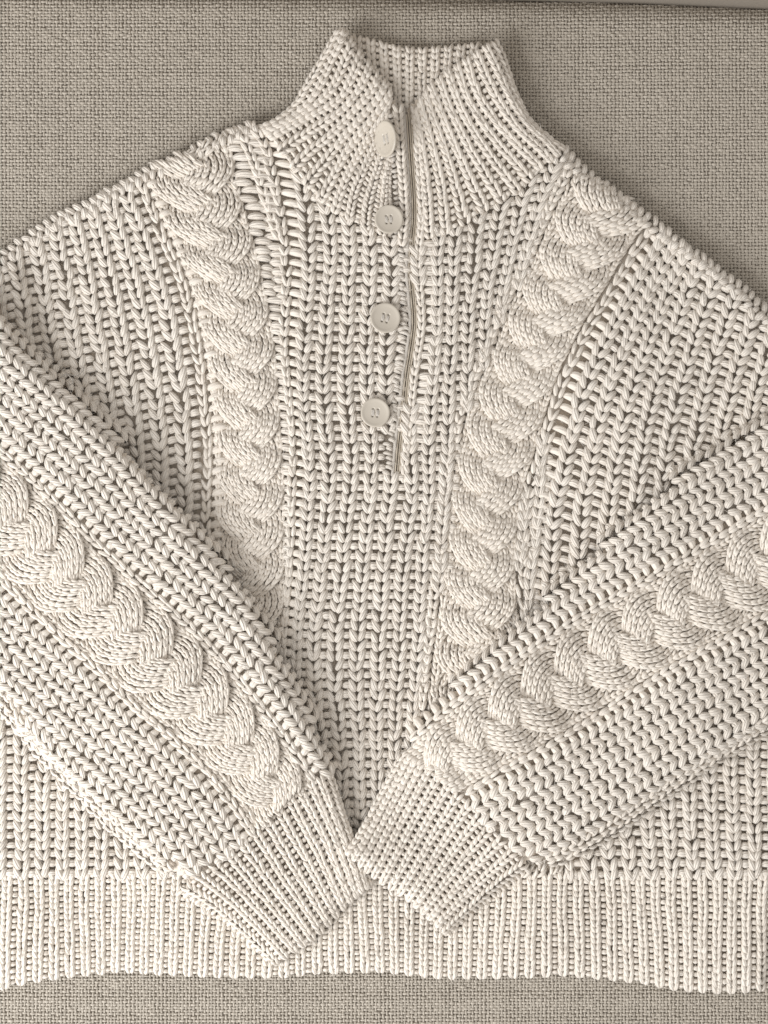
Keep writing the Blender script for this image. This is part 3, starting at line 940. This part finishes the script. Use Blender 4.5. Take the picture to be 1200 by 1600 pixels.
# plain weave: one short thread crest per crossing
PXW, PYW = 5.6, 5.05
ci = np.arange(-16, int(1290 / PXW)); ri = np.arange(-3, int(1680 / PYW))
CI, RI = np.meshgrid(ci, ri); CI = CI.ravel(); RI = RI.ravel()
cx = CI * PXW + 1.2 * np.sin(RI * 0.021) + 0.8 * np.sin(CI * 0.7) + rng.normal(0, 0.35, CI.shape)
cy = RI * PYW + 4.0 * np.sin(CI * 0.013 + 1) + 0.7 * np.sin(RI * 0.9) + rng.normal(0, 0.35, CI.shape)
ok = (samp(dBody, cx, cy) < 16) & ~((samp(inCL.astype(float), cx, cy) > 0.5) & (samp(dCL, cx, cy) > 14)) & ~((samp(inCR.astype(float), cx, cy) > 0.5) & (samp(dCR, cx, cy) > 14)) \
    & ~((samp(inCB.astype(float), cx, cy) > 0.5) & (samp(dCB, cx, cy) > 14)) & (cy > crease(cx) + 1)
cx, cy, CI, RI = cx[ok], cy[ok], CI[ok], RI[ok]
wv = Tubes()
thr = rng.random(4000)
for par in (0, 1):
    m = ((CI + RI) % 2) == par
    x, y = cx[m], cy[m]; n = len(x)
    q = np.array([-1, -0.4, 0.4, 1.0])
    if par == 0:   # weft crest, lies across
        X = x[:, None] + q[None] * PXW * 0.86; Y = np.repeat(y[:, None], 4, 1) + rng.normal(0, 0.25, (n, 1)) * q[None]
        hgt, r = 2.1, 2.35; tone = thr[(RI[m] + 900) % 4000] * 0.10 + rng.random(n) * 0.8 - 0.1
    else:          # warp crest, lies along
        Y = y[:, None] + q[None] * PYW * 0.86; X = np.repeat(x[:, None], 4, 1) + rng.normal(0, 0.25, (n, 1)) * q[None]
        hgt, r = 1.6, 2.25; tone = 0.4 + thr[(CI[m] + 2900) % 4000] * 0.08 + rng.random(n) * 0.5
    Z = seat_z(X, Y) - 2.6 + hgt * (1 - q[None] ** 2) + rng.normal(0, 0.25, (n, 1))
    P = world_pt(X, Y, Z)
    R = r * np.array([0.55, 1.0, 1.0, 0.55])[None] * rng.normal(1, 0.1, (n, 1))
    wv.add(P, np.broadcast_to(np.array([0, 0, 1.0]), P.shape), R, M=5, flat=0.75, tone=tone)
weave = wv.build('woven_cover', LINEN, seat)
weave['kind'] = 'stuff'

# backrest behind the crease
bu = np.linspace(-700, 1900, 60); bv = np.linspace(0, 1, 14)
Vb = []
for v in bv:
    a = v * math.pi / 2
    for x in bu:
        y = crease(x) - 7 - 60 * (1 - math.cos(a)) * 0.9
        z = -30 + 260 * math.sin(a)
        Vb.append(((x - 600) * S, (800 - y) * S, z * S))
for x in bu:
    Vb.append(((x - 600) * S, (800 - crease(x) + 330) * S, 235 * S))
for x in bu:
    Vb.append(((x - 600) * S, (800 - crease(x) + 330) * S, -300 * S))
for x in bu:
    Vb.append(((x - 600) * S, (800 - crease(x) + 7) * S, -300 * S))
nb = len(bv) + 3
ib = np.arange(nb * 60).reshape(nb, 60)
Fb = np.stack([ib, np.roll(ib, -1, axis=0)], 0)
Fb = np.stack([ib[:, :-1], ib[:, 1:], np.roll(ib, -1, axis=0)[:, 1:], np.roll(ib, -1, axis=0)[:, :-1]], -1).reshape(-1, 4)
mesh_obj('backrest', np.array(Vb), Fb, CUSHION, sofa)
